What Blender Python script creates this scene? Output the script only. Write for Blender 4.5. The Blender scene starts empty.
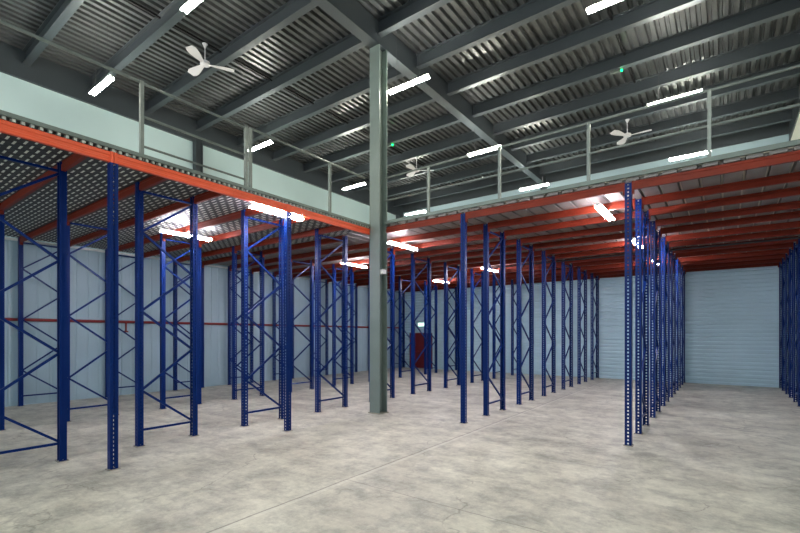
import bpy, math, random
from mathutils import Vector, Matrix
random.seed(7)
SC = bpy.context.scene
COL = SC.collection

# ------------------------------------------------------------------ camera
EYE = 1.9
YAW = 0.638
cam = bpy.data.objects.new('camera', bpy.data.cameras.new('camera'))
COL.objects.link(cam)
cam.location = (0, 0, EYE)
cam.rotation_euler = (math.pi / 2, 0, YAW)
cam.data.sensor_width = 36
cam.data.lens = 438.724 / 800 * 36
cam.data.shift_y = 68.4 / 800
cam.data.clip_start = 0.02
SC.camera = cam

# ------------------------------------------------------------------ world, exposure
w = bpy.data.worlds.new('world'); SC.world = w
w.use_nodes = True
w.node_tree.nodes['Background'].inputs[0].default_value = (0.80, 0.92, 1.0, 1)
w.node_tree.nodes['Background'].inputs[1].default_value = 0.8
SC.view_settings.view_transform = 'Standard'
SC.view_settings.look = 'None'
SC.view_settings.gamma = 1
SC.view_settings.use_curve_mapping = False
SC.view_settings.exposure = 1.6
UP_LAMP = 74.0        # emission of the tubes hung under the roof deck
LOW_LAMP = 64.0       # emission of the tubes under the mezzanine
UP_TINT = (1.0, 0.955, 0.83)
LOW_TINT = (0.95, 0.89, 1.0)

# ------------------------------------------------------------------ materials
def mat(name, col, rough=0.5, metal=0.0, noise=0.0, nscale=4.0, bump=0.0, bscale=40.0, emit=None, estr=0.0, spec=None, stretch=None):
    m = bpy.data.materials.new(name); m.use_nodes = True
    nt = m.node_tree; N = nt.nodes; L = nt.links
    b = N['Principled BSDF']
    b.inputs['Base Color'].default_value = (*col, 1)
    b.inputs['Roughness'].default_value = rough
    b.inputs['Metallic'].default_value = metal
    if spec is not None: b.inputs['Specular IOR Level'].default_value = spec
    tc = N.new('ShaderNodeTexCoord')
    if noise > 0:
        mp = N.new('ShaderNodeMapping'); mp.inputs['Scale'].default_value = stretch or (1, 1, 1)
        L.new(tc.outputs['Object'], mp.inputs[0])
        n = N.new('ShaderNodeTexNoise'); n.inputs['Scale'].default_value = nscale; n.inputs['Detail'].default_value = 5
        L.new(mp.outputs[0], n.inputs['Vector'])
        r = N.new('ShaderNodeValToRGB')
        r.color_ramp.elements[0].position = 0.3; r.color_ramp.elements[1].position = 0.7
        r.color_ramp.elements[0].color = (*[c * (1 - noise) for c in col], 1)
        r.color_ramp.elements[1].color = (*[min(1, c * (1 + noise)) for c in col], 1)
        L.new(n.outputs['Fac'], r.inputs[0]); L.new(r.outputs[0], b.inputs['Base Color'])
        rr = N.new('ShaderNodeMapRange'); rr.inputs[3].default_value = max(0, rough - 0.08); rr.inputs[4].default_value = min(1, rough + 0.08)
        L.new(n.outputs['Fac'], rr.inputs[0]); L.new(rr.outputs[0], b.inputs['Roughness'])
    if bump > 0:
        n2 = N.new('ShaderNodeTexNoise'); n2.inputs['Scale'].default_value = bscale
        L.new(tc.outputs['Object'], n2.inputs['Vector'])
        bp = N.new('ShaderNodeBump'); bp.inputs['Strength'].default_value = bump; bp.inputs['Distance'].default_value = 0.01
        L.new(n2.outputs['Fac'], bp.inputs['Height']); L.new(bp.outputs[0], b.inputs['Normal'])
    if emit:
        b.inputs['Emission Color'].default_value = (*emit, 1); b.inputs['Emission Strength'].default_value = estr
    return m

M = {}
M['blue'] = mat('blue_paint', (0.0020, 0.018, 0.115), 0.36, spec=0.12)
M['plate'] = mat('zinc_plate', (0.32, 0.30, 0.24), 0.5, 0.6, noise=0.2)
M['red'] = mat('red_oxide_paint', (0.165, 0.019, 0.007), 0.5, spec=0.2, noise=0.15, nscale=3)
M['orange'] = mat('orange_paint', (0.72, 0.080, 0.020), 0.40, noise=0.08, nscale=3)
M['column'] = mat('grey_green_steel', (0.15, 0.19, 0.175), 0.42, noise=0.1, nscale=2)
M['steel'] = mat('dark_grey_steel_paint', (0.068, 0.082, 0.094), 0.37, 0.5)
M['rail'] = mat('galvanised_pipe', (0.15, 0.175, 0.165), 0.42, 0.5, noise=0.15, nscale=8)
M['channel'] = mat('edge_channel', (0.13, 0.165, 0.15), 0.5, 0.2, noise=0.12, nscale=3)
M['black'] = mat('black_conduit', (0.006, 0.006, 0.008), 0.6)
M['redpipe'] = mat('fire_pipe_red', (0.20, 0.010, 0.010), 0.4)
M['door'] = mat('maroon_door', (0.14, 0.006, 0.010), 0.45, noise=0.1)
M['white'] = mat('white_enamel', (0.80, 0.80, 0.78), 0.4)
M['fan'] = mat('fan_white', (0.62, 0.62, 0.66), 0.4)
M['wire'] = mat('wire', (0.10, 0.10, 0.11), 0.5, 0.5)
M['tube_up'] = mat('lamp_tube_warm', (0.9, 0.9, 0.9), 0.4, emit=UP_TINT, estr=UP_LAMP)
M['tube_low'] = mat('lamp_tube_cool', (0.9, 0.9, 0.9), 0.4, emit=LOW_TINT, estr=LOW_LAMP)
M['green_led'] = mat('green_led', (0, 0.5, 0.1), 0.4, emit=(0.0, 1.0, 0.15), estr=4)
M['sign'] = mat('lit_sign', (0.7, 0.9, 0.8), 0.4, emit=(0.55, 1.0, 0.8), estr=0.9)
M['roof'] = mat('roof_deck_zinc', (0.085, 0.092, 0.096), 0.36, 0.45, noise=0.25, nscale=1.2, stretch=(3, .4, 1))
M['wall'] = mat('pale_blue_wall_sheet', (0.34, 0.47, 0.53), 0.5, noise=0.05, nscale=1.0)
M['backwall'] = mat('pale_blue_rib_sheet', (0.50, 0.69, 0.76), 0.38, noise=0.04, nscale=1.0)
M['upwall'] = mat('pale_green_wall_sheet', (0.47, 0.62, 0.64), 0.55, noise=0.03, nscale=0.8)
M['sidewall'] = mat('cream_wall_sheet', (0.86, 0.85, 0.74), 0.55)
M['ribdeck'] = mat('grey_rib_deck', (0.20, 0.180, 0.165), 0.42, 0.3, noise=0.22, nscale=2.2)

def lit_dash_deck():
    m = bpy.data.materials.new('zinc_plank_painted_light'); m.use_nodes = True
    nt = m.node_tree; N = nt.nodes; L = nt.links; b = N['Principled BSDF']
    b.inputs['Roughness'].default_value = 0.55; b.inputs['Metallic'].default_value = 0.1
    tc = N.new('ShaderNodeTexCoord'); sp = N.new('ShaderNodeSeparateXYZ'); L.new(tc.outputs['Object'], sp.inputs[0])
    def math_(op, a, b_=None):
        n = N.new('ShaderNodeMath'); n.operation = op
        for i, v in enumerate((a, b_)):
            if v is None: continue
            if isinstance(v, (int, float)): n.inputs[i].default_value = v
            else: L.new(v, n.inputs[i])
        return n.outputs[0]
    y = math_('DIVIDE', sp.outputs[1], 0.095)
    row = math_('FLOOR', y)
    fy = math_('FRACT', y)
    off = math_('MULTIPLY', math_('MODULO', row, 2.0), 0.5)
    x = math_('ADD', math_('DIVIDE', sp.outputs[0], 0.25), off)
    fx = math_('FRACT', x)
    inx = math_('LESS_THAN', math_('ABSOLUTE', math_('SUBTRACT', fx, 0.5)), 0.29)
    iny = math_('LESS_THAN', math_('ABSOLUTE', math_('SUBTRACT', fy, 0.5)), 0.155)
    lit_dash_mask = math_('MULTIPLY', inx, iny)
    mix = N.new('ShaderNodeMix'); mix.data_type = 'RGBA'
    mix.inputs[6].default_value = (0.035, 0.038, 0.040, 1); mix.inputs[7].default_value = (0.80, 0.82, 0.74, 1)  # pale dashes: bright light at the plank slots, painted into the base colour
    L.new(lit_dash_mask, mix.inputs[0]); L.new(mix.outputs[2], b.inputs['Base Color'])
    return m
M['pierced'] = lit_dash_deck()
M['board'] = mat('pale_deck_boards', (0.62, 0.57, 0.50), 0.5)
M['pierced_edge'] = mat('zinc_sheet_edge', (0.42, 0.44, 0.40), 0.4, 0.4)

def concrete():
    m = bpy.data.materials.new('worn_concrete'); m.use_nodes = True
    nt = m.node_tree; N = nt.nodes; L = nt.links; b = N['Principled BSDF']
    tc = N.new('ShaderNodeTexCoord')
    def noise(scale, detail=6, rough=0.6, vec=None, dist=0.0):
        n = N.new('ShaderNodeTexNoise'); n.inputs['Scale'].default_value = scale
        n.inputs['Detail'].default_value = detail; n.inputs['Roughness'].default_value = rough; n.inputs['Distortion'].default_value = dist
        L.new(vec or tc.outputs['Object'], n.inputs['Vector']); return n.outputs['Fac']
    def ramp(fac, p0, c0, p1, c1):
        r = N.new('ShaderNodeValToRGB'); e = r.color_ramp.elements
        e[0].position = p0; e[1].position = p1; e[0].color = (*c0, 1); e[1].color = (*c1, 1)
        L.new(fac, r.inputs[0]); return r.outputs[0]
    def mixc(kind, fac, a, c):
        x = N.new('ShaderNodeMix'); x.data_type = 'RGBA'; x.blend_type = kind
        if isinstance(fac, (int, float)): x.inputs[0].default_value = fac
        else: L.new(fac, x.inputs[0])
        for i, v in ((6, a), (7, c)):
            if isinstance(v, tuple): x.inputs[i].default_value = (*v, 1)
            else: L.new(v, x.inputs[i])
        return x.outputs[2]
    def mth(op, a, c=None):
        n = N.new('ShaderNodeMath'); n.operation = op
        for i, v in enumerate((a, c)):
            if v is None: continue
            if isinstance(v, (int, float)): n.inputs[i].default_value = v
            else: L.new(v, n.inputs[i])
        return n.outputs[0]
    base = ramp(noise(0.6, 8, 0.68, dist=0.15), 0.34, (0.46, 0.44, 0.365), 0.66, (0.70, 0.68, 0.57))
    mott = ramp(noise(2.1, 12, 0.78, dist=0.1), 0.37, (0.54, 0.54, 0.55), 0.56, (1.08, 1.08, 1.06))
    c = mixc('MULTIPLY', 0.85, base, mott)
    mp = N.new('ShaderNodeMapping'); mp.inputs['Scale'].default_value = (0.6, 3.2, 1); mp.inputs['Rotation'].default_value = (0, 0, 0.5)
    L.new(tc.outputs['Object'], mp.inputs[0])
    streak = ramp(noise(1.1, 10, 0.75, mp.outputs[0], 0.3), 0.40, (0.66, 0.66, 0.67), 0.60, (1.05, 1.05, 1.05))
    c = mixc('MULTIPLY', 0.45, c, streak)
    fine = ramp(noise(11, 8, 0.8), 0.35, (0.80, 0.80, 0.80), 0.65, (1.06, 1.06, 1.06))
    c = mixc('MULTIPLY', 0.8, c, fine)
    spot = ramp(noise(3.4, 3, 0.5), 0.70, (0, 0, 0), 0.76, (1, 1, 1))
    c = mixc('MIX', mth('MULTIPLY', spot, 0.35), c, (0.80, 0.79, 0.73))
    # irregular hairline cracks
    mp2 = N.new('ShaderNodeMapping'); mp2.inputs['Scale'].default_value = (1, 1, 1)
    nv = N.new('ShaderNodeTexNoise'); nv.inputs['Scale'].default_value = 1.7; nv.inputs['Detail'].default_value = 6
    L.new(tc.outputs['Object'], nv.inputs['Vector'])
    va = N.new('ShaderNodeVectorMath'); va.operation = 'MULTIPLY_ADD'
    L.new(nv.outputs['Color'], va.inputs[0]); va.inputs[1].default_value = (0.9, 0.9, 0.9); L.new(tc.outputs['Object'], va.inputs[2])
    vo = N.new('ShaderNodeTexVoronoi'); vo.feature = 'DISTANCE_TO_EDGE'; vo.inputs['Scale'].default_value = 0.42
    L.new(va.outputs[0], vo.inputs['Vector'])
    crack = ramp(vo.outputs['Distance'], 0.0, (1, 1, 1), 0.007, (0, 0, 0))
    gate = ramp(noise(0.8, 2), 0.46, (0, 0, 0), 0.56, (1, 1, 1))
    c = mixc('MIX', mth('MULTIPLY', mth('MULTIPLY', crack, gate), 0.55), c, (0.13, 0.12, 0.10))
    # saw-cut joints
    sp = N.new('ShaderNodeSeparateXYZ'); L.new(tc.outputs['Object'], sp.inputs[0])
    wob = mth('MULTIPLY', mth('SUBTRACT', noise(1.5, 4), 0.5), 0.05)
    def line(axis, v, wd, gate_=None):
        d = mth('ABSOLUTE', mth('SUBTRACT', mth('ADD', sp.outputs[axis], wob), v))
        return mth('LESS_THAN', d, wd)
    j = mth('MAXIMUM', line(0, -4.0, 0.012), mth('MULTIPLY', line(1, 4.22, 0.007), mth('GREATER_THAN', sp.outputs[0], -4.0)))
    lip = line(0, -3.95, 0.03)
    c = mixc('MIX', mth('MULTIPLY', lip, 0.30), c, (0.72, 0.70, 0.62))
    c = mixc('MIX', mth('MULTIPLY', j, 0.6), c, (0.14, 0.13, 0.11))
    L.new(c, b.inputs['Base Color'])
    rr = N.new('ShaderNodeMapRange'); rr.inputs[3].default_value = 0.36; rr.inputs[4].default_value = 0.66
    L.new(noise(1.6, 6), rr.inputs[0]); L.new(rr.outputs[0], b.inputs['Roughness'])
    bp = N.new('ShaderNodeBump'); bp.inputs['Strength'].default_value = 0.35; bp.inputs['Distance'].default_value = 0.02
    L.new(noise(6, 8, 0.65), bp.inputs['Height']); L.new(bp.outputs[0], b.inputs['Normal'])
    return m
M['floor'] = concrete()

# ------------------------------------------------------------------ mesh helpers
class MB:
    def __init__(s): s.v = []; s.f = []
    def quad(s, a, b, c, d):
        i = len(s.v); s.v += [a, b, c, d]; s.f.append((i, i + 1, i + 2, i + 3)); return s
    def box(s, x0, x1, y0, y1, z0, z1):
        i = len(s.v)
        s.v += [(x0, y0, z0), (x1, y0, z0), (x1, y1, z0), (x0, y1, z0), (x0, y0, z1), (x1, y0, z1), (x1, y1, z1), (x0, y1, z1)]
        s.f += [tuple(i + k for k in q) for q in ((0, 3, 2, 1), (4, 5, 6, 7), (0, 1, 5, 4), (1, 2, 6, 5), (2, 3, 7, 6), (3, 0, 4, 7))]
        return s
    def bar(s, p, q, r, n=8, r2=None, cap=True):
        p = Vector(p); q = Vector(q); d = (q - p).normalized()
        a = Vector((0, 0, 1)) if abs(d.z) < 0.9 else Vector((1, 0, 0))
        u = d.cross(a).normalized(); v = d.cross(u); i = len(s.v)
        for c, rr in ((p, r), (q, r2 if r2 is not None else r)):
            for k in range(n):
                t = 2 * math.pi * k / n
                s.v.append(tuple(c + (u * math.cos(t) + v * math.sin(t)) * rr))
        for k in range(n):
            s.f.append((i + k, i + (k + 1) % n, i + n + (k + 1) % n, i + n + k))
        if cap:
            s.f.append(tuple(i + k for k in reversed(range(n)))); s.f.append(tuple(i + n + k for k in range(n)))
        return s
    def extrude(s, prof, axis, a, b):
        """closed profile extruded along axis 'x'|'y' (profile = (other, z)) or 'z' (profile = (x, y))"""
        n = len(prof); i = len(s.v)
        for t in (a, b):
            for (p, q) in prof:
                s.v.append({'x': (t, p, q), 'y': (p, t, q), 'z': (p, q, t)}[axis])
        for k in range(n):
            s.f.append((i + k, i + (k + 1) % n, i + n + (k + 1) % n, i + n + k))
        s.f.append(tuple(i + k for k in reversed(range(n)))); s.f.append(tuple(i + n + k for k in range(n)))
        return s
    def strip(s, prof, axis, a, b):
        """open profile swept along axis"""
        n = len(prof); i = len(s.v)
        for t in (a, b):
            for (p, q) in prof:
                s.v.append({'x': (t, p, q), 'y': (p, t, q), 'z': (p, q, t)}[axis])
        for k in range(n - 1):
            s.f.append((i + k, i + k + 1, i + n + k + 1, i + n + k))
        return s
    def mesh(s, name, m):
        me = bpy.data.meshes.new(name); me.from_pydata(s.v, [], s.f)
        me.materials.append(m); me.validate(); me.update()
        import bmesh
        b = bmesh.new(); b.from_mesh(me)
        bmesh.ops.recalc_face_normals(b, faces=b.faces); b.to_mesh(me); b.free()
        return me
    def build(s, name, m, parent=None, loc=None):
        o = bpy.data.objects.new(name, s.mesh(name, m)); COL.objects.link(o)
        if parent: o.parent = parent
        if loc: o.location = loc
        return o

def place(name, me, parent=None, loc=(0, 0, 0), rotz=0):
    o = bpy.data.objects.new(name, me); COL.objects.link(o); o.parent = parent
    o.location = loc; o.rotation_euler = (0, 0, rotz); return o
def thing(name, label, cat, loc=(0, 0, 0), rotz=0, group=None):
    o = bpy.data.objects.new(name, None); COL.objects.link(o); o.location = loc; o.rotation_euler = (0, 0, rotz)
    o.empty_display_size = 0.1
    o['label'] = label; o['category'] = cat; o['kind'] = 'thing'
    if group: o['group'] = group
    return o
def tag(o, label, cat, group=None):
    o['label'] = label; o['category'] = cat; o['kind'] = 'thing'
    if group: o['group'] = group
    return o
def struct(o): o['kind'] = 'structure'; return o
def dup(root, loc, rotz=None, label=None, group=None):
    r = root.copy(); COL.objects.link(r); r.location = loc
    if rotz is not None: r.rotation_euler = (0, 0, rotz)
    if label: r['label'] = label
    if group: r['group'] = group
    for ch in list(root.children):
        c = ch.copy(); COL.objects.link(c); c.parent = r
        for g in ch.children:
            d = g.copy(); COL.objects.link(d); d.parent = c
    return r
ORD = ['first', 'second', 'third', 'fourth', 'fifth', 'sixth', 'seventh', 'eighth', 'ninth', 'tenth', 'eleventh', 'twelfth', 'thirteenth', 'fourteenth']

# ------------------------------------------------------------------ dimensions
XL, XR = -15.28, 1.86          # inner faces of side walls
YB, Y0 = 20.80, -7.0           # back wall, open front
XE, YE = -6.97, 8.40           # mezzanine edges
ZD = 4.53                      # underside of the mezzanine deck
ZC = 4.65                      # top of edge channel
ZJ, ZR = 9.20, 9.56            # roof joist underside, roof deck
ZG = 8.87                      # girder underside
ZW = 8.80                      # top of wall sheets

# ------------------------------------------------------------------ setting
struct(MB().box(XL - .3, XR + .3, Y0, YB + .3, -0.2, 0).build('floor', M['floor']))

def trap(a, b, z, h, pitch, flat):
    """trapezoid corrugation from a to b: low flats of width flat, raised by h"""
    out = []; x = a; sl = min(0.02, (pitch - flat) / 3)
    while x < b:
        out += [(x, z), (x + flat, z), (x + flat + sl, z + h), (x + pitch - sl, z + h)]
        x += pitch
    out.append((x, z)); return out
c = MB().strip(trap(XL - .3, XR + .3, ZR, 0.075, 0.21, 0.10), 'y', Y0, YB + .3)
c.quad((XL - .3, Y0, ZR + .1), (XR + .3, Y0, ZR + .1), (XR + .3, YB + .3, ZR + .1), (XL - .3, YB + .3, ZR + .1))
struct(c.build('ceiling', M['roof']))

# left wall: lower ribbed sheet (vertical ribs), upper pale sheet
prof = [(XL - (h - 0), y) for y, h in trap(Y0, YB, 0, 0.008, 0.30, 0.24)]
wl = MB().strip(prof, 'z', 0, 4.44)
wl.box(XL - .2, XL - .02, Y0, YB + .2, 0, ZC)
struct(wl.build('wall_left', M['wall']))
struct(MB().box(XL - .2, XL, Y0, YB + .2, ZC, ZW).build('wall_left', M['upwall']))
# back wall: fine horizontal ribs
pr = []
z = 0.0
while z < 4.46:
    pr += [(YB, z), (YB, z + .08), (YB + .024, z + .105), (YB + .024, z + .13)]; z += 0.155
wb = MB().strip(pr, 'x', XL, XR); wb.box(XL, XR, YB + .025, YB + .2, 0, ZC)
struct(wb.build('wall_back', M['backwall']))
struct(MB().box(XL, XR, YB, YB + .2, ZC, 9.06).build('wall_back', M['wall']))
struct(MB().box(XR, XR + .2, Y0, YB + .2, 0, ZC).build('wall_right', M['wall']))
struct(MB().box(XR, XR + .2, Y0, YB + .2, ZC, ZW).build('wall_right', M['sidewall']))
# wall trims and eaves beams above the sheets
struct(MB().box(XL - .2, XL + .10, Y0, YB, ZW, ZR).build('trim_1', M['steel']))
struct(MB().box(XL, XR, YB - .03, YB + .2, 9.06, ZR).build('trim_2', M['steel']))
struct(MB().box(XR - .04, XR + .2, Y0, YB, ZW, ZR).build('trim_3', M['steel']))
struct(MB().box(XL, XL + .05, Y0, YB, 4.42, 4.48).build('trim_4', M['white']))

# door and sign on the back wall
dr = MB().box(-14.60, -13.22, YB - .07, YB - .01, 0.02, 1.95)
dfr = MB(); dfr.box(-14.66, -14.60, YB - .10, YB, 0, 2.01).box(-13.22, -13.16, YB - .10, YB, 0, 2.01).box(-14.66, -13.16, YB - .10, YB, 1.95, 2.01)
door = struct(dr.build('door_1', M['door'])); dfr.build('door_frame', M['door'], door)
MB().box(-14.5, -13.3, YB - .13, YB - .10, 0.93, 0.98).box(-14.5, -14.46, YB - .13, YB - .07, .93, .98).box(-13.34, -13.3, YB - .13, YB - .07, .93, .98).build('push_bar', M['redpipe'], door)
t = thing('emergency_sign', 'small lit pale green sign on the wall above the dark red door', 'sign', (-13.87, YB, 2.38))
MB().box(-.24, .24, -.05, 0, 0, .22).build('sign_housing', M['white'], t)
MB().box(-.22, .22, -.056, -.05, .02, .20).build('sign_face', M['sign'], t)

# ------------------------------------------------------------------ steel frame of the building
def ibeam_profile(cx, z0, z1, w, tw=0.012, tf=0.018):
    h = w / 2
    return [(cx - h, z0), (cx + h, z0), (cx + h, z0 + tf), (cx + tw, z0 + tf), (cx + tw, z1 - tf), (cx + h, z1 - tf), (cx + h, z1), (cx - h, z1), (cx - h, z1 - tf), (cx - tw, z1 - tf), (cx - tw, z0 + tf), (cx - h, z0 + tf)]
CX = -6.80; CY = 8.29
g = MB().extrude([(CX - .135, ZG), (CX + .135, ZG), (CX + .135, ZG + .018), (CX + .012, ZG + .018), (CX + .012, ZR - .002), (CX - .012, ZR - .002), (CX - .012, ZG + .018), (CX - .135, ZG + .018)], 'y', Y0, YB - .1)
tag(g.build('roof_girder', M['steel']), 'deep grey steel girder crossing the column top under the roof deck', 'beam')

def hcol(w, d, tw=0.014, tf=0.02):
    h = w / 2; e = d / 2
    return [(-h, -e), (h, -e), (h, -e + tf), (tw, -e + tf), (tw, e - tf), (h, e - tf), (h, e), (-h, e), (-h, e - tf), (-tw, e - tf), (-tw, -e + tf), (-h, -e + tf)]
t = thing('steel_column', 'tall grey green steel H column standing free on the concrete floor', 'column', (CX, 8.29, 0))
MB().extrude(hcol(.31, .30), 'z', 0.02, ZG).build('shaft', M['column'], t)
MB().box(-.18, .18, -.18, .18, 0, 0.02).build('base_plate', M['plate'], t)
sb = MB().box(-.02, .22, -.10, .03, 3.37, 3.47).box(-.02, .0, -.13, -.12, 3.38, 3.45)
sb.build('pipe_bracket', M['white'], t)['label'] = 'small white bracket'

wcol = MB().extrude(hcol(.22, .26), 'z', ZC, ZW).mesh('wall_column', M['steel'])
for k, (x, y, lab) in enumerate(((XL + .13, 8.30, 'dark steel wall column above the mezzanine, against the long pale green wall'),
                                 (XL + .14, 20.3, 'dark steel column in the far corner above the mezzanine'),
                                 (CX, 20.42, 'dark steel column under the far end of the roof girder'))):
    tag(place('wall_column', wcol, None, (x, y, 0)), lab, 'column', 'columns along the upper walls')

joist_l = MB().extrude([(a, b) for a, b in ibeam_profile(0, ZJ, ZR, 0.17)], 'x', XL + .10, CX - .014).mesh('joist', M['steel'])
joist_r = MB().extrude([(a, b) for a, b in ibeam_profile(0, ZJ, ZR, 0.17)], 'x', CX + .014, XR - .04).mesh('joist', M['steel'])
jy = [8.30 + 1.65 * k for k in range(-6, 8)]
for i, y in enumerate(jy):
    far = ORD[len(jy) - 1 - i]
    if y < 6.0: y += 0.10 * (6.0 - y) / 1.65
    if y > 1.5:
        tag(place('roof_joist', joist_l, None, (0, y, 0)), 'grey roof joist from girder to green side wall, %s from back wall' % far, 'beam', 'roof joists on the wall column side')
    if y > 4:
        tag(place('roof_joist', joist_r, None, (0, y, 0)), 'grey roof joist from girder to cream side wall, %s from back wall' % far, 'beam', 'roof joists on the cream wall side')
for x, lab in ((-10.93, 'thin black conduit under the roof deck, above the wall ceiling fan'), (-2.2, 'thin black conduit under the roof deck on the cream wall side')):
    tag(MB().box(x - .02, x + .02, 2.0, YB - .15, ZR - .05, ZR - .005).build('conduit', M['black']), lab, 'conduit', 'roof conduits')['kind'] = 'structure'

# ------------------------------------------------------------------ mezzanine deck
t = thing('mezzanine_deck', 'mezzanine deck of pierced zinc planks behind the orange edge beam', 'mezzanine floor', (0, 0, 0))
t2 = thing('mezzanine_deck', 'mezzanine deck of grey ribbed sheets over the red beams', 'mezzanine floor', (0, 0, 0))
# underside near the orange edge: pierced planks running along the edge
YP = YE - .1
ZL = 4.507
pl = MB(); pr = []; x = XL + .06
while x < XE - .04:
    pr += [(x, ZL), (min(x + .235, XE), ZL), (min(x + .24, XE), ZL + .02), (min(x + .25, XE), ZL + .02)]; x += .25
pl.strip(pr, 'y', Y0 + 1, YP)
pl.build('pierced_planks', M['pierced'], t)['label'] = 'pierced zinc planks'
rb = MB().strip(trap(XL + .06, CX - .5, ZD, 0.11, 0.30, 0.25), 'y', YP, YB - .04).strip([(CX - .5, ZD), (CX + .18, ZD)], 'y', CY + .17, YB - .04).strip(trap(CX + .18, XR - .36, ZD, 0.11, 0.30, 0.25), 'y', YE - .03, YB - .04)
rb.build('ribbed_sheets', M['ribdeck'], t2)['label'] = 'grey ribbed sheets'
MB().box(XL + .06, XE, Y0 + 1, YP, ZL + .028, ZL + .06).build('floor_boards', M['board'], t)
MB().box(XL + .06, CX - .2, YP, YB - .04, ZD + .07, ZC - .01).box(CX - .2, XR - .1, CY + .17, YB - .04, ZD + .07, ZC - .01).build('floor_boards', M['board'], t2)
ch = MB(); ch.box(XE + .002, XE + .05, Y0 + 1, CY - .16, 4.525, 4.578)
ch.build('edge_channel', M['channel'], t)['label'] = 'grey green edge channel'
ch = MB(); ch.box(CX + .17, XR - .06, YE - .09, YE - .04, ZC - .065, ZC + .008)
ch.build('edge_channel', M['channel'], t2)['label'] = 'grey green edge channel'
# corrugation ends showing between edge beam and channel: one folded sheet end
pr = []; y = Y0 + 1
while y < CY - .25:
    pr += [(XE + .03, y), (XE + .03, y + .035), (XE - .05, y + .045), (XE - .05, y + .08)]; y += .09
MB().strip(pr, 'z', 4.484, 4.525).build('corrugated_edge', M['pierced_edge'], t)['label'] = 'zinc corrugated sheet edge'
pr = []; x = CX + .3
while x < XR - .4:
    pr += [(x, YE - .03), (x + .20, YE - .03), (x + .21, YE + .03), (x + .26, YE + .03)]; x += .27
MB().strip(pr, 'z', ZD + .005, ZC - .067).build('corrugated_edge', M['ribdeck'], t2)

# ------------------------------------------------------------------ racking
HU = 4.49
UW, UD = 0.105, 0.095
def upright_mesh(h=HU, flip=1):
    """open C section with punched web (facing -Y when flip=1) and punched flanges"""
    m = MB(); n = 72; p = h / n
    def strip(o, u, width, cols, r=0.010, hz=0.015):
        # o origin, u horizontal direction; punched panel
        us = [0.0]
        for cc in cols: us += [cc - r, cc + r]
        us.append(width)
        def P(a, z): return (o[0] + u[0] * a, o[1] + u[1] * a, z)
        for k in range(n):
            z0 = k * p; z3 = z0 + p; z1 = z0 + p / 2 - hz; z2 = z0 + p / 2 + hz
            for j in range(len(us) - 1):
                a, b = us[j], us[j + 1]
                if j % 2 == 0: m.quad(P(a, z0), P(b, z0), P(b, z3), P(a, z3))
                else:
                    m.quad(P(a, z0), P(b, z0), P(b, z1), P(a, z1)); m.quad(P(a, z2), P(b, z2), P(b, z3), P(a, z3))
    w = UW / 2; d = UD / 2 * flip; s = flip
    for off in (0, 0.004):
        strip((-w + off, -d + off * s), (1, 0), UW - 2 * off, (UW / 2 - off,), .013)
        strip((-w + off, -d + off * s), (0, s), UD - off, (UD * .5 - off,))
        strip((w - off, -d + off * s), (0, s), UD - off, (UD * .5 - off,))
    # lips at the open side
    for sx in (-1, 1):
        x0, x1 = sorted((sx * w, sx * (w - .022)))
        y0, y1 = sorted((d, d - .004 * s))
        m.box(x0, x1, y0, y1, 0, h)
    return m.mesh('upright', M['blue'])
up_near = upright_mesh(HU, 1); up_far = upright_mesh(HU, -1); up_edge = upright_mesh(4.315, 1)
base_me = MB().box(-.075, .075, -.07, .07, 0, 0.008).bar((.06, .055, .008), (.06, .055, .022), .009, 6).bar((-.06, -.055, .008), (-.06, -.055, .022), .009, 6).mesh('base_plate', M['plate'])

FD = 0.958
def brace(y0, z0, y1, z1, x=0.0):
    d = Vector((0, y1 - y0, z1 - z0)).normalized(); n = Vector((0, -d.z, d.y)); m = MB()
    a = Vector((x, y0, z0)); b = Vector((x, y1, z1)); i = 0
    w_, t_ = 0.018, 0.016
    vs = []
    for c in (a, b):
        for (s1, s2) in ((-1, -1), (1, -1), (1, 1), (-1, 1)):
            vs.append(tuple(c + Vector((1, 0, 0)) * s1 * t_ + n * s2 * w_))
    m.v = vs; m.f = [(0, 1, 5, 4), (1, 2, 6, 5), (2, 3, 7, 6), (3, 0, 4, 7), (3, 2, 1, 0), (4, 5, 6, 7)]
    # bolt heads
    for c in (a, b): m.bar((x - .05, c.y, c.z), (x + .05, c.y, c.z), .008, 6)
    return m
t = thing('pallet_rack', 'x', 'pallet rack', (0, 0, 0))
place('upright', up_near, t, (0, 0, .008)); place('upright', up_far, t, (0, FD, .008))
place('base_plate', base_me, t); place('base_plate', base_me, t, (0, FD, 0))
ya, yb_ = 0.03, FD - 0.03
brace(ya, .27, yb_, .27).build('horizontal_brace', M['blue'], t)
brace(ya, 4.36, yb_, 4.36).build('horizontal_brace', M['blue'], t)
zz = [.29, .95, 1.63, 2.31, 3.02, 3.67, 4.33]
for k in range(6):
    if k % 2 == 0: brace(yb_, zz[k], ya, zz[k + 1]).build('diagonal_brace', M['blue'], t)
    else: brace(ya, zz[k], yb_, zz[k + 1]).build('diagonal_brace', M['blue'], t)
FRAME = t; used = [False]
YS = [1.324 + 2.045 * k for k in range(10)]
ROWS = {'C': (-15.08, 'row by the red pipe wall', 'frames along the red pipe wall', 0),
        'B': (-11.588, 'second row from pipe wall', 'frames in the second row', 0),
        'A': (-8.044, 'third row from pipe wall', 'frames in the third row', 0),
        'D': (-4.521, 'row behind the column side post', 'frames in the fourth row', 4),
        'E': (-1.336, 'row behind the mid floor post', 'frames in the fifth row', 4),
        'F': (1.60, 'row by the cream wall', 'frames in the last row', 4)}
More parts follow.
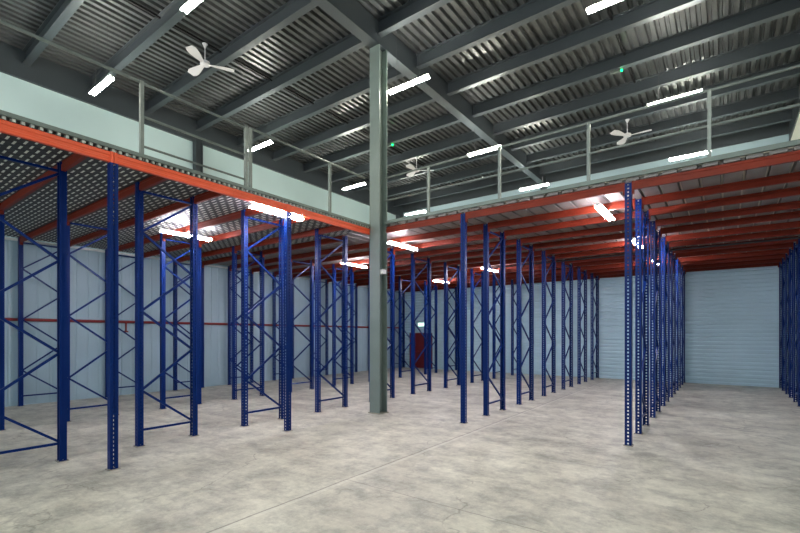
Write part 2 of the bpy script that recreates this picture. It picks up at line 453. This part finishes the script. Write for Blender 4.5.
for key, (x, ph, grp, k0) in ROWS.items():
    for k in range(k0, 10):
        if key == 'F' and k < 7: continue
        lab = 'blue rack in %s, %s from back wall' % (ph, ORD[9 - k])
        loc = (x, YS[k], 0)
        if not used[0]:
            used[0] = True; FRAME.location = loc; FRAME['label'] = lab; FRAME['group'] = grp
        else: dup(FRAME, loc, 0, lab, grp)
# lone posts carrying the edge beams
def post(loc, lab, me=up_far, rot=0):
    t = thing('rack_post', lab, 'rack post', loc, rot, 'lone posts under the mezzanine edge')
    place('upright', me, t, (0, 0, .008)); place('base_plate', base_me, t)
post((XE, 2.57, 0), 'lone blue punched post under the orange beam, nearer the open hall', up_edge, math.pi / 2)
post((XE, 5.66, 0), 'lone blue punched post under the orange beam, nearer the grey column', up_edge, math.pi / 2)
post((-4.521, YE, 0), 'lone blue punched post under the mezzanine edge, nearest the grey column', up_near)
post((-1.336, YE, 0), 'lone blue punched post standing out in mid floor, dark and slender', up_near)

# deck beams
ZB0, ZB1 = 4.36, 4.505
def beam_prof(c=0.0, hw=0.027):
    return [(c - hw, ZB0), (c + hw, ZB0), (c + hw, ZB0 + .09), (c + hw - .012, ZB0 + .105), (c + hw - .012, ZB1), (c - hw + .012, ZB1), (c - hw + .012, ZB0 + .105), (c - hw, ZB0 + .09)]
SPANS = [(-15.08, -11.588, 'over the aisle by the pipe wall', 'beams in the pipe wall aisle', 0, 9),
         (-11.588, -8.044, 'over the second aisle from pipe wall', 'beams in the second aisle', 0, 9),
         (-8.044, -4.521, 'over the aisle behind the grey column', 'beams in the aisle behind the column', 4, 9),
         (-4.521, -1.336, 'over the central aisle', 'beams in the central aisle', 4, 9),
         (-1.336, 1.60, 'over the aisle by the cream wall', 'beams in the cream side aisle', 4, 9)]
con = MB().box(-.03, .004, -.033, -.003, ZB0 - .06, ZB1 + .005).mesh('beam_connector', M['red'])
for a, b, ph, grp, k0, k1 in SPANS:
    L_ = b - a - UW
    bm = MB().extrude(beam_prof(), 'x', .002, L_ - .002).mesh('beam', M['red'])
    cn = MB().box(.0015, .033, -.032, .032, ZB0 - .07, ZB1 + .0)
    cn = cn.mesh('beam_connector', M['red'])
    first = None
    n = 0
    ys = []
    for k in range(k0, k1 + 1): ys += [YS[k], YS[k] + FD]
    if k0 == 4: ys = [YE] + ys
    for i, y in enumerate(ys):
        dz = 0.022 if y > 8.2 else 0.0
        lab = 'red beam %s, %s from back wall' % (ph, (ORD + ['fifteenth', 'sixteenth', 'seventeenth', 'eighteenth', 'nineteenth', 'twentieth'])[len(ys) - 1 - i])
        if k0 == 4 and i == 0: lab = 'red edge beam under the railing %s' % ph
        if k0 == 4 and i == 0 and a < -8:   # stops at the column
            a2 = CX + .16; l2 = b - a2 - UW / 2
            tt = thing('deck_beam', 'short red edge beam between the grey column and the lone post', 'beam', (a2, y, .022), 0, grp)
            MB().extrude(beam_prof(), 'x', .012, l2 - .002).build('beam_box', M['red'], tt); place('beam_connector', cn, tt, (l2 - .034, 0, 0))
            continue
        if k0 == 4 and i == 0:
            pass
        if first is None or (k0 == 4 and i == 0):
            first = thing('deck_beam', lab, 'beam', (a + UW / 2, y, dz), 0, grp)
            place('beam_box', bm, first); place('beam_connector', cn, first); place('beam_connector', cn, first, (L_ - .034, 0, 0))
        else: dup(first, (a + UW / 2, y, dz), 0, lab, grp)
# short red stubs from third row out to the orange edge
stub = MB().extrude(beam_prof(), 'x', .002, XE - .06 - (-8.044 + UW / 2)).mesh('beam', M['red'])
i = 0
for k in range(0, 4):
    for y in (YS[k], YS[k] + FD):
        if y > YE - .1: continue
        tag(place('stub_beam', stub, None, (-8.044 + UW / 2, y, 0)), 'short dark red beam behind the orange beam, %s from the column' % ORD[7 - i], 'beam', 'stub beams behind the orange edge'); i += 1
# orange edge beam in lengths between the posts
segs = [(-0.60, 2.57, 'orange edge beam length running from the first lone post out of the hall front'),
        (2.57, 5.66, 'orange edge beam length between the two lone posts'),
        (5.66, 8.13, 'orange edge beam length ending at the grey column')]
for a, b, lab in segs:
    t = thing('edge_beam', lab, 'beam', (XE, a, 0), 0, 'orange edge beam lengths')
    l = b - a - (.004 if b < 8 else .0)
    pr_ = [(.0 - .03, 4.335), (.03, 4.335), (.03, 4.375), (.022, 4.385), (.022, 4.42), (.03, 4.43), (.03, 4.47), (.02, 4.48), (-.03, 4.48)]
    MB().extrude(pr_, 'y', .002, .002 + l).build('beam_box', M['orange'], t)
    cp = [MB().box(-.036, .040, .004, .045, 4.326, 4.481)]
    if b < 8: cp.append(MB().box(-.036, .040, b - a - .045, b - a - .004, 4.326, 4.481))
    for cc in cp: cc.build('beam_connector', M['orange'], t)

# ------------------------------------------------------------------ railings
def rail(name, lab, pts_posts, bars, side_post=0.025):
    t = thing(name, lab, 'railing')
    for (x, y, z1) in pts_posts:
        MB().box(x - side_post, x + side_post, y - side_post, y + side_post, (4.578 if y < 8 else ZC + .008), z1).build('railing_post', M['rail'], t)
    for (p, q, r) in bars: MB().bar(p, q, r, 8).build('rail', M['rail'], t)
    return t
XP = XE + .026
rail('guard_railing', 'galvanised guard rail above the orange beam, from its first post towards the hall front', [(XP, -.5, 5.66)], [((XP, Y0 + 1.2, 5.64), (XP, 2.912, 5.64), .022)])
rail('guard_railing', 'middle guard rail with three bars above the orange beam', [(XP, 2.94, 5.66), (XP, 4.70, 5.66)],
     [((XP, 2.95, 5.63), (XP, 4.69, 5.63), .020), ((XP, 2.95, 5.14), (XP, 4.69, 5.14), .020), ((XP, 2.95, 4.70), (XP, 4.69, 4.70), .018)])
rail('guard_railing', 'guard rail with a single top bar ending short of the grey column', [(XP, 4.79, 5.66), (XP, 6.79, 5.66)], [((XP, 4.81, 5.66), (XP, 7.95, 5.66), .022)])
YP_ = YE - .065
rail('guard_railing', 'galvanised two bar guard rail on the mezzanine edge facing the open floor',
     [(-5.38, YP_, 5.70), (-3.67, YP_, 5.70), (-1.97, YP_, 5.70), (-.20, YP_, 5.70), (1.4, YP_, 5.70)],
     [((CX + .17, YP_, 5.70), (XR - .04, YP_, 5.70), .021), ((CX + .17, YP_, 5.15), (XR - .04, YP_, 5.15), .021)], .026)

# ------------------------------------------------------------------ lamps
def lamp_meshes(tube, L_=1.22):
    h = L_ / 2; hw = .022 if tube == 'tube_up' else .055
    house = MB().extrude([(-.022, .012), (-hw, .045), (-.022, .075), (.022, .075), (hw, .045), (.022, .012)], 'x', -h, h).mesh('housing', M['white'])
    tb = MB().bar((-h + .02, -.045, .012), (h - .02, -.045, .012), .022, 10).mesh('lamp_tube', M[tube])
    tb2 = MB().bar((-h + .02, .045, .012), (h - .02, .045, .012), .022, 10).mesh('lamp_tube', M[tube])
    return house, tb, tb2
uh, ut, ut2 = lamp_meshes('tube_up'); lh, lt, lt2 = lamp_meshes('tube_low', 1.25)
wire_me = MB().bar((0, 0, .075), (0, 0, ZR - 8.0), .004, 6).mesh('suspension_wire', M['wire'])
zl = 8.0
upper = [(-12.32, 4.29, 'lit tube lamp over the pale green wall, nearest the hall front'),
         (-12.15, 8.73, 'lit tube lamp above the paired railing post by the pale green wall'),
         (-12.3, 13.40, 'lit tube lamp above the far end of the orange beam railing'),
         (-12.5, 18.15, 'lit tube lamp low beside the column towards the far corner'),
         (-7.62, 4.22, 'lit tube lamp under the roof, over the hall side of the wall fan'),
         (-6.24, 8.74, 'lit tube lamp just behind the top of the grey column'),
         (-6.45, 13.4, 'lit tube lamp under the middle of the roof girder'),
         (-6.36, 17.9, 'lit tube lamp under the far end of the roof girder'),
         (-1.50, 8.77, 'lit tube lamp at the roof edge above the lone mid floor post'),
         (-1.07, 13.37, 'tube lamp hung edge on above the tall railing post'),
         (-.98, 17.95, 'lit tube lamp low over the railing near the cream wall'),
         (-1.3, 4.2, 'tube lamp over the open hall floor'), (-1.3, -.3, 'tube lamp over the hall front, cream wall side'),
         (-7.0, -.3, 'tube lamp over the hall front, middle'), (-12.3, -.3, 'tube lamp over the hall front, pale green wall side'),]
wire_g = MB().bar((0, 0, .075), (0, 0, ZG - 8.003), .004, 6).mesh('suspension_wire', M['wire'])
wire_j = MB().bar((0, 0, .075), (0, 0, ZJ - 8.003), .004, 6).mesh('suspension_wire', M['wire'])
L0 = None
for i, (x, y, lab) in enumerate(upper):
    if L0 is None:
        L0 = thing('tube_lamp', lab, 'ceiling lamp', (x, y, zl), 0, 'tube lamps hung from the roof deck')
        place('housing', uh, L0); place('lamp_tube', ut, L0); place('lamp_tube', ut2, L0)
        for s in (-.35, .35): place('suspension_wire', wire_me, L0, (s, 0, 0))
    else:
        r_ = dup(L0, (x, y, zl), 0, lab)
        for c_ in r_.children:
            if c_.name.startswith('suspension_wire'):
                wx = x + c_.location.x
                if CX - .14 < wx < CX + .14: c_.data = wire_g
                elif any(abs(y - jj) < .09 for jj in jy): c_.data = wire_j
lower = [(-7.10, 5.52, 'lit tube lamp under the mezzanine, right behind the orange beam'),
         (-10.45, 5.45, 'lit tube lamp under the mezzanine by the pipe wall, nearest the hall front'),
         (-10.35, 11.3, 'lit tube lamp under the mezzanine by the pipe wall, second from the front'),
         (-10.4, 17.2, 'lit tube lamp under the mezzanine near the dark red door'),
         (-7.06, 9.66, 'lit tube lamp under the mezzanine just behind the grey column'),
         (-7.04, 15.1, 'lit tube lamp under the mezzanine, far behind the grey column'),
         (-1.92, 9.45, 'lit tube lamp under the mezzanine beside the lone mid floor post'),
         (-1.88, 13.1, 'lit tube lamp under the mezzanine, second along beside the mid floor row'),
         (-1.88, 17.0, 'lit tube lamp under the mezzanine, last along beside the mid floor row')]
K0 = None
for x, y, lab in lower:
    if K0 is None:
        K0 = thing('tube_lamp', lab, 'ceiling lamp', (x, y, 4.284), math.pi / 2, 'tube lamps under the mezzanine')
        place('housing', lh, K0); place('lamp_tube', lt, K0); place('lamp_tube', lt2, K0)
    else: dup(K0, (x, y, 4.284 if y < 8 else 4.306), math.pi / 2, lab)

# ------------------------------------------------------------------ ceiling fans
def blade(L_=0.62):
    m = MB(); n = 6
    top = []; bot = []
    for k in range(n + 1):
        t_ = k / n; x = .10 + (L_ - .0) * t_; hw = .04 + .08 * min(1, t_ * 1.6); hw *= (1 if k < n else .7)
        tilt = .20
        for s, lst in ((-1, top), (1, bot)): lst.append((x, s * hw, s * hw * tilt))
    i = 0
    m.v = top + bot + [(a, b, c_ - .006) for a, b, c_ in top] + [(a, b, c_ - .006) for a, b, c_ in bot]
    q = n + 1
    for k in range(n):
        m.f.append((k, k + 1, q + k + 1, q + k)); m.f.append((2 * q + k, 3 * q + k, 3 * q + k + 1, 2 * q + k + 1))
        m.f.append((k, 2 * q + k, 2 * q + k + 1, k + 1)); m.f.append((q + k, q + k + 1, 3 * q + k + 1, 3 * q + k))
    m.f.append((0, q, 3 * q, 2 * q)); m.f.append((n, 2 * q + n, 3 * q + n, q + n))
    return m.mesh('blade', M['fan'])
bl = blade()
motor = MB().bar((0, 0, -.05), (0, 0, -.02), .06, 20, .12).bar((0, 0, -.02), (0, 0, .05), .12, 20, .12).bar((0, 0, .05), (0, 0, .09), .12, 20, .04).mesh('motor', M['fan'])
def fan(x, y, z, rot, lab):
    top = ZR - .053 if z > 8.9 else ZJ
    t = thing('ceiling_fan', lab, 'ceiling fan', (x, y, z), rot, 'ceiling fans')
    place('motor', motor, t)
    MB().bar((0, 0, .08), (0, 0, top - z - .08), .014, 10).build('down_rod', M['fan'], t)
    MB().bar((0, 0, top - z - .10), (0, 0, top - z), .02, 16, .07).build('canopy', M['fan'], t)
    for k in range(3): place('blade', bl, t, (0, 0, 0), k * 2 * math.pi / 3)
fan(-10.93, 6.18, 8.98, 1.05, 'grey white three blade ceiling fan hung nearest the wall column')
fan(-2.67, 16.55, 8.66, 0.0, 'white three blade ceiling fan hanging beyond the railing, cream wall side')
fan(-10.2, 14.90, 8.66, 0.6, 'three blade ceiling fan hanging just beyond the grey column')

# emergency fittings with a green led
def fitting(x, y, z, lab):
    t = thing('emergency_fitting', lab, 'emergency light', (x, y, z), 0, 'emergency fittings under the roof')
    MB().box(-.16, .10, -.05, .05, -.03, .04).build('fitting_body', M['rail'], t)
    MB().bar((.13, 0, -.02), (.13, 0, -.04), .016, 12).box(.10, .145, -.015, .015, -.02, .01).build('green_led', M['green_led'], t)
fitting(-10.5, 4.31, ZR - .06, 'small box with a green light under the roof, nearest the hall front')
fitting(-2.40, 13.25, ZJ - .05, 'small box with a green light on a joist, cream wall side')
fitting(-10.3, 13.25, ZJ - .05, 'small box with a green light seen just beyond the grey column')

# ------------------------------------------------------------------ pipes
t = thing('fire_pipe', 'dark red pipe running level along the pale blue wall', 'pipe')
MB().bar((XL + .07, Y0 + .5, 2.31), (XL + .07, YB - .3, 2.31), .042, 10).build('pipe_run', M['redpipe'], t)
MB().bar((XL + .07, 5.98, 2.28), (XL + .07, 5.98, 2.02), .026, 8).box(XL + .02, XL + .12, 5.93, 6.03, 1.98, 2.03).build('pipe_drop', M['redpipe'], t)
tag(MB().bar((-6.9, 14.80, 4.34), (XR - .1, 14.80, 4.34), .028, 8).build('drain_pipe', M['black']), 'thin dark pipe running under the red beams towards the back', 'pipe')
